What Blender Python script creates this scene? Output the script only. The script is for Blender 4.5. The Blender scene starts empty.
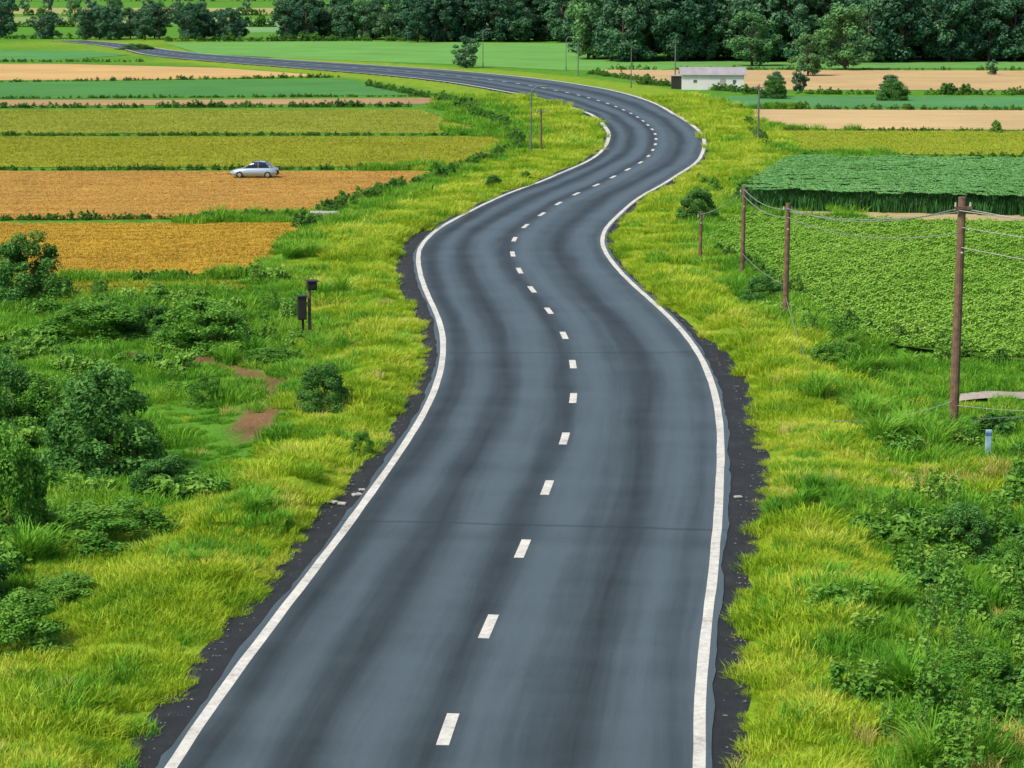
import bpy, math, random
import numpy as np
from mathutils import Vector, Matrix
random.seed(7); rng=np.random.default_rng(7)
F=2200.0; CH=15.0; HZ=-15.0
TH=math.atan((384-HZ)/F)
def P(u,v,z=0.0):
    a=(u-512)/F; b=(384-v)/F
    dx=a; dy=math.cos(TH)+b*math.sin(TH); dz=-math.sin(TH)+b*math.cos(TH)
    t=(z-CH)/dz
    return (dx*t, dy*t)
def ppm(v): return (v-HZ)/CH
scene=bpy.context.scene
# ---------------- camera
cam=bpy.data.cameras.new("camera"); co=bpy.data.objects.new("camera",cam)
scene.collection.objects.link(co); scene.camera=co
co.location=(0,0,CH); co.rotation_euler=(math.pi/2-TH,0,0)
cam.sensor_width=36; cam.lens=36*F/1024; cam.clip_end=20000; cam.clip_start=0.5
# ---------------- light
SUN_EL=math.radians(52); SUN_AZ=math.radians(-125)
w=bpy.data.worlds.new("World"); scene.world=w; w.use_nodes=True
nt=w.node_tree; bg=nt.nodes["Background"]; sky=nt.nodes.new("ShaderNodeTexSky")
sky.sky_type='NISHITA'; sky.sun_disc=False; sky.sun_elevation=SUN_EL; sky.sun_rotation=SUN_AZ
sky.dust_density=2.0
nt.links.new(sky.outputs[0],bg.inputs[0]); bg.inputs[1].default_value=0.15
sd=bpy.data.lights.new("sun","SUN"); so=bpy.data.objects.new("sun",sd); scene.collection.objects.link(so)
sd.energy=4.1; sd.angle=math.radians(10); sd.color=(1,0.94,0.82)
dirv=Vector((math.sin(SUN_AZ)*math.cos(SUN_EL),math.cos(SUN_AZ)*math.cos(SUN_EL),math.sin(SUN_EL)))
so.rotation_euler=dirv.to_track_quat('Z','Y').to_euler(); so.location=dirv*200
scene.view_settings.view_transform='Standard'; scene.view_settings.look='None'; scene.view_settings.exposure=0
# ---------------- material helpers
def s2l(c):
    return tuple(((x/255)/12.92 if x/255<=0.04045 else ((x/255+0.055)/1.055)**2.4) for x in c)
def newmat(name):
    m=bpy.data.materials.new(name); m.use_nodes=True
    n=m.node_tree; b=n.nodes["Principled BSDF"]; return m,n,b
def N(n,t,**k):
    x=n.nodes.new(t)
    for a,b in k.items(): setattr(x,a,b)
    return x
def noise(n,scale,detail=4,vec=None,rough=0.6):
    x=N(n,"ShaderNodeTexNoise"); x.inputs["Scale"].default_value=scale; x.inputs["Detail"].default_value=detail; x.inputs["Roughness"].default_value=rough
    if vec is not None: n.links.new(vec,x.inputs["Vector"])
    return x.outputs["Fac"]
def worldpos(n,scale=(1,1,1)):
    g=N(n,"ShaderNodeNewGeometry"); m=N(n,"ShaderNodeMapping"); m.inputs["Scale"].default_value=scale
    n.links.new(g.outputs["Position"],m.inputs["Vector"]); return m.outputs[0]
def ramp(n,fac,stops):
    r=N(n,"ShaderNodeValToRGB"); e=r.color_ramp.elements
    while len(e)<len(stops): e.new(0.5)
    for i,(p,c) in enumerate(stops): e[i].position=p; e[i].color=(*c,1)
    n.links.new(fac,r.inputs[0]); return r.outputs[0]
def math_(n,op,a,b=None,c=None,clamp=False):
    x=N(n,"ShaderNodeMath",operation=op); x.use_clamp=clamp
    for i,s in enumerate((a,b,c)):
        if s is None: continue
        if isinstance(s,(int,float)): x.inputs[i].default_value=s
        else: n.links.new(s,x.inputs[i])
    return x.outputs[0]
def mix(n,fac,a,b):
    x=N(n,"ShaderNodeMix",data_type='RGBA')
    for i,s in ((0,fac),(6,a),(7,b)):
        if isinstance(s,(int,float)): x.inputs[i].default_value=s
        elif isinstance(s,tuple): x.inputs[i].default_value=(*s,1)
        else: n.links.new(s,x.inputs[i])
    return x.outputs[2]
def bump(n,b,h,strength,dist):
    x=N(n,"ShaderNodeBump"); x.inputs["Strength"].default_value=strength; x.inputs["Distance"].default_value=dist
    n.links.new(h,x.inputs["Height"]); n.links.new(x.outputs[0],b.inputs["Normal"])
def plain(name,c,rough=0.7,metal=0.0,var=0.25,sc=6):
    m,n,b=newmat(name)
    f=noise(n,sc,5,worldpos(n)); col=ramp(n,f,[(0.3,tuple(x*(1-var) for x in c)),(0.7,tuple(min(1,x*(1+var)) for x in c))])
    n.links.new(col,b.inputs["Base Color"]); b.inputs["Roughness"].default_value=rough; b.inputs["Metallic"].default_value=metal
    return m
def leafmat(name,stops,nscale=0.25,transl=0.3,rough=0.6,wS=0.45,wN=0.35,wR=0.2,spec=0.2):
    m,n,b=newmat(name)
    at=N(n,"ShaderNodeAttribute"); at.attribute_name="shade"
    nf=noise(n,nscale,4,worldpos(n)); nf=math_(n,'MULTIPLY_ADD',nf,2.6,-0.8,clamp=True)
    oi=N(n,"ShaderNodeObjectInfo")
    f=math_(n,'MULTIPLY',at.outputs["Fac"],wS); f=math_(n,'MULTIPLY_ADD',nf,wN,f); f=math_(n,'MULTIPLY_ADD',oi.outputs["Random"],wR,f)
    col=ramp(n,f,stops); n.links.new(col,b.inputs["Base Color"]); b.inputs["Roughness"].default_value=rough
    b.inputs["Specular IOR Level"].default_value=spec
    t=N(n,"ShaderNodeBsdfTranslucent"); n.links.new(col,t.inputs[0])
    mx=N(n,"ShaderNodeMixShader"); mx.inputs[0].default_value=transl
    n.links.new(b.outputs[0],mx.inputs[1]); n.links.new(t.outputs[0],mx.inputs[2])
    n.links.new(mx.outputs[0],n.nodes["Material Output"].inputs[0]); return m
# ---------------- mesh helpers
def mkobj(name,verts,faces,mat=None,parent=None,shade=None,link=True,smooth=False,col=None):
    me=bpy.data.meshes.new(name)
    me.from_pydata(verts if isinstance(verts,list) else verts.tolist(),[],faces if isinstance(faces,list) else faces.tolist())
    if mat: 
        for m in (mat if isinstance(mat,list) else [mat]): me.materials.append(m)
    if shade is not None:
        a=me.attributes.new("shade","FLOAT","FACE"); a.data.foreach_set("value",np.asarray(shade,dtype=np.float32))
    if smooth: me.polygons.foreach_set("use_smooth",[True]*len(me.polygons))
    me.update()
    o=bpy.data.objects.new(name,me)
    if link: (col or scene.collection).objects.link(o)
    if parent: o.parent=parent
    return o
def empty(name,loc=(0,0,0),rz=0,sc=1):
    e=bpy.data.objects.new(name,None); scene.collection.objects.link(e); e.location=loc; e.rotation_euler=(0,0,rz); e.scale=(sc,)*3
    e.empty_display_size=0.2; return e
def tube_geo(p,q,r0,r1,k=8,cap=True):
    p=Vector(p);q=Vector(q);d=(q-p).normalized(); a=d.orthogonal().normalized(); b=d.cross(a)
    vs=[];fs=[]
    for c,r in((p,r0),(q,r1)):
        for i in range(k):
            t=2*math.pi*i/k; vs.append(tuple(c+a*math.cos(t)*r+b*math.sin(t)*r))
    for i in range(k): fs.append((i,(i+1)%k,k+(i+1)%k,k+i))
    if cap: fs.append(tuple(range(k))[::-1]); fs.append(tuple(range(k,2*k)))
    return vs,fs
def join_geo(parts):
    V=[];Fc=[]
    for v,f in parts:
        o=len(V); V+=v; Fc+=[tuple(i+o for i in x) for x in f]
    return V,Fc
def box_geo(c,s):
    x,y,z=c;a,b,h=s[0]/2,s[1]/2,s[2]/2
    v=[(x+i*a,y+j*b,z+k*h) for k in(-1,1) for j in(-1,1) for i in(-1,1)]
    f=[(0,2,3,1),(4,5,7,6),(0,1,5,4),(2,6,7,3),(0,4,6,2),(1,3,7,5)]
    return v,f
def bev(o,w,s=2):
    m=o.modifiers.new("b","BEVEL"); m.width=w; m.segments=s; return o
# ---------------- GN scatter
def scatter(name,pts,rot,scl,idx,srcs):
    c=bpy.data.collections.new(name+"_src")
    for s in srcs:
        c.objects.link(s)
    me=bpy.data.meshes.new(name); me.from_pydata([tuple(p) for p in pts],[],[])
    n=len(pts)
    a=me.attributes.new("rot","FLOAT_VECTOR","POINT"); a.data.foreach_set("vector",np.asarray(rot,dtype=np.float32).ravel())
    scl=np.asarray(scl,dtype=np.float32)
    a=me.attributes.new("scl","FLOAT_VECTOR","POINT"); a.data.foreach_set("vector",scl.ravel())
    a=me.attributes.new("idx","INT","POINT"); a.data.foreach_set("value",np.asarray(idx,dtype=np.int32))
    o=bpy.data.objects.new(name,me); scene.collection.objects.link(o)
    g=bpy.data.node_groups.new(name,"GeometryNodeTree")
    g.interface.new_socket("Geometry",in_out='INPUT',socket_type='NodeSocketGeometry')
    g.interface.new_socket("Geometry",in_out='OUTPUT',socket_type='NodeSocketGeometry')
    gi=g.nodes.new("NodeGroupInput"); go=g.nodes.new("NodeGroupOutput")
    ci=g.nodes.new("GeometryNodeCollectionInfo"); ci.inputs[0].default_value=c; ci.inputs[1].default_value=True; ci.inputs[2].default_value=True
    ip=g.nodes.new("GeometryNodeInstanceOnPoints"); ip.inputs["Pick Instance"].default_value=True
    def na(nm,t):
        x=g.nodes.new("GeometryNodeInputNamedAttribute"); x.data_type=t; x.inputs[0].default_value=nm
        return [s for s in x.outputs if s.enabled and s.name=="Attribute"][0]
    g.links.new(gi.outputs[0],ip.inputs["Points"]); g.links.new(ci.outputs[0],ip.inputs["Instance"])
    g.links.new(na("idx","INT"),ip.inputs["Instance Index"]); g.links.new(na("rot","FLOAT_VECTOR"),ip.inputs["Rotation"]); g.links.new(na("scl","FLOAT_VECTOR"),ip.inputs["Scale"])
    g.links.new(ip.outputs[0],go.inputs[0])
    md=o.modifiers.new("scatter","NODES"); md.node_group=g
    return o
def scat(name,xy,srcs,s0,s1,z=None,tilt=0.0,zs=(1,1),zoff=0.0):
    n=len(xy)
    if n==0: return
    xy=np.asarray(xy); zz=height(xy) if z is None else np.full(n,z)
    s=rng.uniform(s0,s1,n) if not isinstance(s0,np.ndarray) else s0
    sc=np.stack([s,s,s*rng.uniform(zs[0],zs[1],n)],1)
    rot=np.stack([rng.normal(0,tilt,n) if tilt else np.zeros(n),rng.normal(0,tilt,n) if tilt else np.zeros(n),rng.uniform(0,6.283,n)],1)
    return scatter(name,np.column_stack([xy,zz+zoff]),rot,sc,rng.integers(0,len(srcs),n),srcs)
# ---------------- road centreline
cpx=[(436,768),(452,715),(492,622),(524,550),(551,481),(568,432),(575,391),(572,357),(561,330),(544,306),(528,287),(518,270),(512,257),(511,248),(515,238),(525,227),(540,217),(558,205),(578,194),(600,185),(617,176),(635,167),(646,160),(653,151),(656,143),(655,134),(649,127),(638,118),(622,110),(604,103),(575,95),(540,88),(495,81),(440,75),(380,70),(310,65),(240,60),(185,55.5),(155,51.5),(135,48),(110,44.5),(70,41)]
cw=[P(*p) for p in cpx]
d0=np.array(cw[1])-np.array(cw[0]); d0/=np.linalg.norm(d0)
cw=[tuple(np.array(cw[0])-d0*t) for t in (60,40,20)]+cw
cw=np.array(cw)
def catmull(pts,k=24):
    out=[]
    p=np.vstack([2*pts[0]-pts[1],pts,2*pts[-1]-pts[-2]])
    for i in range(1,len(p)-2):
        for t in np.linspace(0,1,k,endpoint=False):
            out.append(0.5*((2*p[i])+(-p[i-1]+p[i+1])*t+(2*p[i-1]-5*p[i]+4*p[i+1]-p[i+2])*t*t+(-p[i-1]+3*p[i]-3*p[i+1]+p[i+2])*t**3))
    out.append(p[-2]); return np.array(out)
def resample(p,step):
    s=np.concatenate([[0],np.cumsum(np.linalg.norm(np.diff(p,axis=0),axis=1))])
    t=np.arange(0,s[-1],step); return np.column_stack([np.interp(t,s,p[:,0]),np.interp(t,s,p[:,1])])
C=resample(catmull(cw),0.5)
ker=np.exp(-0.5*(np.arange(-20,21)/7.0)**2); ker/=ker.sum()
Cp=np.vstack([np.repeat(C[:1],20,0)-d0*np.arange(20,0,-1)[:,None]*0.5,C,C[-1]+(C[-1]-C[-2])*np.arange(1,21)[:,None]])
C=np.column_stack([np.convolve(Cp[:,0],ker,'valid'),np.convolve(Cp[:,1],ker,'valid')])
T=np.gradient(C,axis=0); T/=np.linalg.norm(T,axis=1)[:,None]; NR=np.column_stack([T[:,1],-T[:,0]])  # right normal
S=np.concatenate([[0],np.cumsum(np.linalg.norm(np.diff(C,axis=0),axis=1))])
HW=np.interp(C[:,1],[0,45,90,125,170,200,260,320,400,470,520],[5.12,5.1,5.25,5.3,4.75,4.6,4.9,8,9.5,7.5,4.5])
def vn(t,seed,per):
    r=np.random.default_rng(seed).uniform(-1,1,4096); x=np.asarray(t)/per+50; i=np.floor(x).astype(int); f=x-i; f=f*f*(3-2*f)
    return r[i%4096]*(1-f)+r[(i+1)%4096]*f
yv=lambda v:P(512,v)[1]
SHR=np.interp(C[:,1],[0,yv(768),yv(600),yv(520),yv(480),yv(400),yv(350),yv(335),yv(300),yv(200),400],[.95,.9,.85,1.1,1.35,1.3,1.15,.6,.5,.45,.5])
SHL=np.interp(C[:,1],[0,yv(768),yv(600),yv(510),yv(495),yv(400),yv(330),yv(290),yv(240),yv(225),yv(150),400],[1.1,1.0,1.0,1.25,.85,.8,.75,1.05,1.1,.55,.45,.5])
SHR=SHR+0.10*vn(S,1,3)+0.08*vn(S,2,.9); SHL=SHL+0.10*vn(S,3,3)+0.08*vn(S,4,.9)
def nearest(xy):
    xy=np.asarray(xy,float); n=len(xy); idx=np.zeros(n,int); Cs=C[::2]
    for a in range(0,n,4000):
        b=xy[a:a+4000]; dd=(b[:,None,0]-Cs[None,:,0])**2+(b[:,None,1]-Cs[None,:,1])**2; idx[a:a+4000]=np.argmin(dd,1)*2
    idx=np.minimum(idx,len(C)-1)
    dv=xy-C[idx]; side=np.sign((dv*NR[idx]).sum(1)); d=np.linalg.norm(dv,axis=1)
    return idx,side,d
def edged(xy):
    i,s,d=nearest(xy); return d-HW[i]-np.where(s>0,SHR[i],SHL[i]),s,i
def n2(x,y,seed,per):
    r=np.random.default_rng(seed).uniform(-1,1,(256,256)); x=x/per+100;y=y/per+100
    i=np.floor(x).astype(int);j=np.floor(y).astype(int);f=x-i;g=y-j;f=f*f*(3-2*f);g=g*g*(3-2*g)
    i0=i%256;i1=(i+1)%256;j0=j%256;j1=(j+1)%256
    return (r[i0,j0]*(1-f)+r[i1,j0]*f)*(1-g)+(r[i0,j1]*(1-f)+r[i1,j1]*f)*g
def sm(x,a,b):
    t=np.clip((x-a)/(b-a),0,1); return t*t*(3-2*t)
def inpoly(xy,poly):
    x,y=xy[:,0],xy[:,1]; r=np.zeros(len(xy),bool); p=np.array(poly); j=len(p)-1
    for i in range(len(p)):
        c=((p[i,1]>y)!=(p[j,1]>y))&(x<(p[j,0]-p[i,0])*(y-p[i,1])/(p[j,1]-p[i,1]+1e-12)+p[i,0]); r^=c; j=i
    return r
def W(px): return [P(*p) for p in px]
# ---------------- fields (corner points on the ground)
FIELDS={}
def fld(name,px): FIELDS[name]=W(px)
fld("peach_far_l",[(-700,62),(60,64),(220,68),(330,76),(130,80),(-700,82)])
fld("green_l",[(-500,84),(140,81.5),(345,79),(420,95),(0,99),(-500,100)])
fld("pink_l",[(-500,101),(200,100),(438,98),(446,104),(0,106),(-500,107)])
fld("olive_l1",[(-400,111),(420,110),(482,133),(-400,134.5)])
fld("olive_l2",[(-400,138),(512,137.5),(472,167),(-400,168)])
fld("orange_l",[(-300,172),(436,171.5),(395,190),(325,213),(180,219),(-300,221)])
fld("yellow_l",[(-300,225),(20,224),(304,223),(272,258),(255,277),(60,279),(-300,280)])
fld("olive_l3",[(-300,284),(60,282),(250,281),(240,289),(60,296),(-300,298)])
fld("green_top",[(165,43),(320,41),(600,44),(640,52),(700,66),(640,72),(560,70),(440,64),(300,59),(200,54)])
fld("green_top_l",[(-700,50),(90,51),(130,55),(60,60),(-700,60)])
fld("green_top_r",[(560,56),(1700,56),(1700,70),(700,68)])
fld("peach_far_r",[(600,70),(1700,72),(1700,92),(760,90),(640,82)])
fld("green_r",[(690,96.5),(1500,98),(1500,108),(735,107)])
fld("peach_r",[(738,109.5),(1500,112),(1500,132),(785,129),(760,122)])
fld("yellow_r",[(775,130.5),(1500,133.5),(1500,158),(800,154)])
fld("path_r",[(748,211),(1400,221),(1400,229),(752,217)])
BIG=[(716,217),(752,219),(1400,232),(1400,375),(1024,362),(900,347),(830,322),(795,292),(735,262),(712,245)]
fld("crop_r",BIG)
CORN=W([(765,190),(790,173),(1500,179),(1500,222),(1024,217),(745,209)])
fld("far1",[(-2000,8),(600,8),(600,14),(-2000,14)])
fld("far2",[(-2000,17),(240,17),(240,24),(-2000,24)])
fld("far3",[(200,20),(640,17),(620,30),(200,33)])
WPATH=np.array(W([(960,391),(1010,393),(1060,395),(1130,398),(1200,401)]))
DIRT=np.array(W([(120,346),(150,349),(200,351),(245,362),(278,374),(272,392),(262,412),(250,430)]))
MOWN=np.array(W([(748,500),(830,490),(930,478),(1130,462)]))
LAWN=np.array(W([(165,400),(225,415),(215,470)]))
def distpoly(xy,pl):
    d=np.full(len(xy),1e9)
    for a,b in zip(pl[:-1],pl[1:]):
        ab=b-a; t=np.clip(((xy-a)@ab)/(ab@ab),0,1); d=np.minimum(d,np.linalg.norm(xy-(a+t[:,None]*ab),axis=1))
    return d
infield_names=list(FIELDS.keys())
def infield(xy):
    r=np.zeros(len(xy),bool)
    for k in infield_names: r|=inpoly(xy,FIELDS[k])
    return r|inpoly(xy,CORN)
def height(xy,full=None):
    xy=np.asarray(xy,float); e,s,i=full if full is not None else edged(xy)
    x,y=xy[:,0],xy[:,1]
    near=1-sm(y,95,115); amp=np.maximum(1-sm(e,7,13),near*0.9)*(1-sm(y,330,380))*(1-.65*sm(y,120,170))
    base=0.27*n2(x,y,11,7)+0.16*n2(x,y,12,2.6)+0.07*n2(x,y,13,1.1)
    ridge=0.28*np.exp(-((e-1.6)/1.2)**2)*(1-sm(y,110,160))-0.35*sm(e,3,7)*near
    z=(base+ridge)*amp*sm(e,0.0,1.3)
    f=infield(xy); z=np.where(f,0,z)
    z=np.where(e<0,np.maximum(-0.12,e*0.4),z)
    return z
# ---------------- ground
def axis(segs):
    out=[]
    for a,b,st in segs: out+=list(np.arange(a,b,st))
    return np.array(out)
xs=np.concatenate([-np.geomspace(4000,66,22),axis([(-60,-26,1.2),(-26,32,0.5),(32,70,1.2)]),np.geomspace(72,4000,22)])
ys=np.concatenate([[-200,-60,-10,10,25],axis([(32,125,0.6),(125,260,1.0),(260,460,3)]),np.geomspace(460,9000,26)])
GX,GY=np.meshgrid(xs,ys); XY=np.column_stack([GX.ravel(),GY.ravel()])
full=edged(XY); Z=height(XY,full)
nx=len(xs);ny=len(ys)
ii=(np.arange(ny-1)[:,None]*nx+np.arange(nx-1)[None]).ravel()
faces=np.column_stack([ii,ii+1,ii+nx+1,ii+nx])
def yelw(e,s,y):
    l=np.interp(y,[40,55,70,85,110,150,260],[6.5,5.5,4.2,3.8,5,6,9]); r=np.interp(y,[40,60,75,100,130,260],[2.6,2.8,4.8,4,5,9])
    return np.where(s>0,r,l)
def yel(xy,full):
    e,s,i=full; y=xy[:,1]; ww=yelw(e,s,y)+1.4*n2(xy[:,0],y,21,3)
    a=1-sm(e,ww*0.7,ww*1.25)
    return np.maximum(a,1-sm(distpoly(xy,MOWN),1.2,2.4))
m,n,b=newmat("ground_grass")
at=N(n,"ShaderNodeAttribute"); at.attribute_name="zone"; sep=N(n,"ShaderNodeSeparateColor"); n.links.new(at.outputs["Color"],sep.inputs[0])
wp=worldpos(n); f1=noise(n,0.6,6,wp); f2=noise(n,9,4,wp)
fm=math_(n,'MULTIPLY_ADD',f2,0.4,math_(n,'MULTIPLY',f1,0.6))
g1=ramp(n,fm,[(0.3,(0.035,0.11,0.012)),(0.5,(0.09,0.25,0.02)),(0.7,(0.16,0.34,0.03))])
y1=ramp(n,fm,[(0.3,(0.09,0.19,0.012)),(0.5,(0.20,0.32,0.02)),(0.7,(0.32,0.41,0.03))])
c=mix(n,sep.outputs[0],g1,y1)
dcol=ramp(n,fm,[(0.3,(0.12,0.062,0.03)),(0.7,(0.28,0.16,0.08))])
c=mix(n,sep.outputs[1],c,dcol); n.links.new(c,b.inputs["Base Color"]); b.inputs["Roughness"].default_value=0.9; b.inputs["Specular IOR Level"].default_value=0.1
bump(n,b,fm,1.0,0.25)
gm=m
g=mkobj("ground",np.column_stack([XY,Z]),faces,gm,smooth=True)
zc=np.zeros((len(XY),4),np.float32); zc[:,3]=1
zc[:,0]=yel(XY,full); zc[:,1]=1-sm(distpoly(XY,DIRT)+0.35*n2(XY[:,0],XY[:,1],33,1.3),0.3,0.9)
a=g.data.attributes.new("zone","FLOAT_COLOR","POINT"); a.data.foreach_set("color",zc.ravel())
# ---------------- fields
def fieldmat(name,c,var=0.18,sx=0.05,sy=0.9,big=0.06):
    m,n,b=newmat(name)
    f=noise(n,1,5,worldpos(n,(sx,sy,1))); f2=noise(n,big,4,worldpos(n)); f3=noise(n,3,5,worldpos(n))
    k=math_(n,'MULTIPLY_ADD',f,0.45,math_(n,'MULTIPLY_ADD',f2,0.3,math_(n,'MULTIPLY',f3,0.25)))
    lo=tuple(x*(1-var*1.6) for x in c); hi=tuple(min(1,x*(1+var*1.5)) for x in c)
    n.links.new(ramp(n,k,[(0.36,lo),(0.5,c),(0.64,hi)]),b.inputs["Base Color"])
    b.inputs["Roughness"].default_value=0.95; b.inputs["Specular IOR Level"].default_value=0.08
    bump(n,b,f3,0.6,0.2); return m
FC={"peach_far_l":(230,190,126),"green_l":(92,154,80),"pink_l":(200,162,120),"olive_l1":(168,178,62),"olive_l2":(174,178,52),"orange_l":(212,166,82),
"yellow_l":(212,172,62),"olive_l3":(165,176,52),"green_top":(124,184,90),"green_top_l":(102,166,92),"green_top_r":(120,178,92),"peach_far_r":(218,186,134),"green_r":(98,160,98),
"peach_r":(226,194,142),"yellow_r":(172,186,54),"path_r":(205,182,135),"crop_r":(85,125,40),"far1":(190,184,120),"far2":(160,180,110),"far3":(135,182,115)}
ALB=0.68
k=0
for nme,poly in FIELDS.items():
    z=0.03+0.004*(k%6); k+=1
    kind="field_path" if nme=="path_r" else ("stubble_field" if nme.startswith(("peach","orange","yellow_l","pink")) else "crop_field")
    mkobj(kind,[(x,y,z) for x,y in poly],[tuple(range(len(poly)))],fieldmat(nme,tuple(v*ALB for v in s2l(FC[nme]))))
wl=resample(WPATH,.5); wt=np.gradient(wl,axis=0); wt/=np.linalg.norm(wt,axis=1)[:,None]; wn=np.column_stack([-wt[:,1],wt[:,0]]); zz=height(wl)+.09
wv_=np.vstack([np.column_stack([wl-wn*.75,zz]),np.column_stack([wl+wn*.75,zz])]); q=np.arange(len(wl)-1)
mkobj("concrete_path",wv_,np.column_stack([q,q+1,len(wl)+q+1,len(wl)+q]),plain("concrete",(0.36,0.31,0.25),0.9))
# ---------------- asphalt
m,n,b=newmat("asphalt")
uv=N(n,"ShaderNodeUVMap"); uv.uv_map="UVMap"; sp=N(n,"ShaderNodeSeparateXYZ"); n.links.new(uv.outputs[0],sp.inputs[0])
U=sp.outputs[0]; V=sp.outputs[1]
cmb=N(n,"ShaderNodeCombineXYZ"); n.links.new(math_(n,'MULTIPLY',U,0.25),cmb.inputs[0]); n.links.new(math_(n,'MULTIPLY',V,0.035),cmb.inputs[1])
wob=noise(n,1.3,3,cmb.outputs[0]); Uw=math_(n,'ADD',U,math_(n,'MULTIPLY_ADD',wob,1.2,-0.6))
def band(c0,wd):
    x=math_(n,'DIVIDE',math_(n,'SUBTRACT',Uw,c0),wd); x=math_(n,'MULTIPLY',x,x); return math_(n,'POWER',2.718,math_(n,'MULTIPLY',x,-1.0))
tot=band(-4.5,0.5)
for c0,wd,a_ in ((-2.7,0.62,1.0),(-0.35,0.55,0.95),(1.5,0.4,0.3),(2.55,0.7,1.0),(4.6,0.4,0.5)):
    tot=math_(n,'MULTIPLY_ADD',band(c0,wd),a_,tot)
tot=math_(n,'MULTIPLY',tot,1.0,clamp=True)
wp=worldpos(n); grain=noise(n,28,3,wp,0.8); mid=noise(n,0.35,5,wp)
cmb2=N(n,"ShaderNodeCombineXYZ"); n.links.new(math_(n,'MULTIPLY',U,0.15),cmb2.inputs[0]); n.links.new(math_(n,'MULTIPLY',V,0.5),cmb2.inputs[1])
tr=noise(n,1,3,cmb2.outputs[0])  # crosswise ripples: shading of road undulation painted into the asphalt tone
cmb3=N(n,"ShaderNodeCombineXYZ"); n.links.new(math_(n,'MULTIPLY',Uw,3.0),cmb3.inputs[0]); n.links.new(math_(n,'MULTIPLY',V,0.06),cmb3.inputs[1])
stk=noise(n,1,4,cmb3.outputs[0],.7)
kf=math_(n,'MULTIPLY_ADD',tot,-0.60,0.88); kf=math_(n,'MULTIPLY_ADD',mid,0.38,math_(n,'SUBTRACT',kf,0.19)); kf=math_(n,'MULTIPLY_ADD',tr,0.35,math_(n,'SUBTRACT',kf,0.175))
kf=math_(n,'MULTIPLY_ADD',stk,0.55,math_(n,'SUBTRACT',kf,0.275))
kf=math_(n,'MULTIPLY_ADD',grain,0.40,math_(n,'SUBTRACT',kf,0.20))
col=ramp(n,kf,[(0.1,(0.014,0.0195,0.023)),(0.5,(0.041,0.058,0.066)),(0.9,(0.076,0.103,0.115))])
def joint(v0,wd):
    x=math_(n,'ABSOLUTE',math_(n,'SUBTRACT',math_(n,'MULTIPLY_ADD',wob,0.4,V),v0)); return math_(n,'SUBTRACT',1.0,math_(n,'DIVIDE',x,wd),clamp=True)
sI=lambda v:S[np.argmin(abs(C[:,1]-yv(v)))]
jj=math_(n,'MAXIMUM',math_(n,'MAXIMUM',joint(sI(525),0.15),joint(sI(354),0.2)),math_(n,'MULTIPLY',joint(sI(540),1.1),.4))
col=mix(n,math_(n,'MULTIPLY',jj,0.6),col,(0.016,0.021,0.023))
n.links.new(col,b.inputs["Base Color"]); n.links.new(math_(n,'MULTIPLY_ADD',tot,.22,.46),b.inputs["Roughness"]); b.inputs["Specular IOR Level"].default_value=0.38
bump(n,b,grain,0.6,0.02); asphalt=m
def strip(name,o0,o1,z0,z1,mat,i0=0,i1=None,sub=1,uvs=False):
    i1=len(C) if i1 is None else i1
    a0=np.broadcast_to(o0,len(C))[i0:i1]; a1=np.broadcast_to(o1,len(C))[i0:i1]
    cols=[]
    for t in np.linspace(0,1,sub+1):
        off=a0+(a1-a0)*t; p=C[i0:i1]+NR[i0:i1]*off[:,None]; cols.append((p,off,z0+(z1-z0)*t))
    m_=i1-i0; V_=np.vstack([np.column_stack([p,np.broadcast_to(z,m_)]) for p,_,z in cols])
    f=[]
    for c_ in range(sub):
        q=np.arange(m_-1); f.append(np.column_stack([c_*m_+q,(c_+1)*m_+q,(c_+1)*m_+q+1,c_*m_+q+1]))
    f=np.vstack(f); o=mkobj(name,V_,f,mat)
    if uvs:
        ul=o.data.uv_layers.new(name="UVMap"); offs=np.concatenate([c[1] for c in cols]); ss=np.tile(S[i0:i1],sub+1)
        li=np.zeros(len(o.data.loops),np.int32); o.data.loops.foreach_get("vertex_index",li)
        un=offs/np.tile(HW[i0:i1],sub+1)*5.1
        ul.data.foreach_set("uv",np.column_stack([un[li],ss[li]]).astype(np.float32).ravel())
    return o
strip("road",-(HW+0.27+0.06*vn(S,8,2)+.04*vn(S,18,.6)),HW+0.27+0.06*vn(S,9,2)+.04*vn(S,19,.6),0.10,0.10,asphalt,sub=8,uvs=True)
m,n,b=newmat("shoulder_gravel")
wp=worldpos(n); f=noise(n,14,6,wp,0.8); f2=noise(n,1.2,4,wp); kf=math_(n,'MULTIPLY_ADD',f2,0.4,math_(n,'MULTIPLY',f,0.6))
n.links.new(ramp(n,kf,[(0.35,(0.008,0.010,0.012)),(0.52,(0.018,0.021,0.024)),(0.65,(0.045,0.047,0.048)),(0.78,(0.12,0.11,0.10))]),b.inputs["Base Color"]); b.inputs["Roughness"].default_value=0.9
bump(n,b,f,1.0,0.06); shm=m
strip("road_shoulder",HW+0.17,HW+SHR+0.12,0.085,0.02,shm,sub=3)
strip("road_shoulder",-(HW+SHL+0.12),-(HW+0.17),0.02,0.085,shm,sub=3)
m,n,b=newmat("road_paint")
wp=worldpos(n); f=noise(n,6,6,wp,0.75); f2=noise(n,0.8,3,wp); kf=math_(n,'MULTIPLY_ADD',f2,0.35,math_(n,'MULTIPLY',f,0.65))
n.links.new(ramp(n,kf,[(0.30,(0.16,0.155,0.14)),(0.44,(0.50,0.48,0.42)),(0.6,(0.68,0.66,0.59))]),b.inputs["Base Color"]); b.inputs["Roughness"].default_value=0.7
paint=m
lw=0.125+0.10*sm(C[:,1],170,260)
wob_=lambda s:0.012*vn(S,s,1.5)
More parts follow.
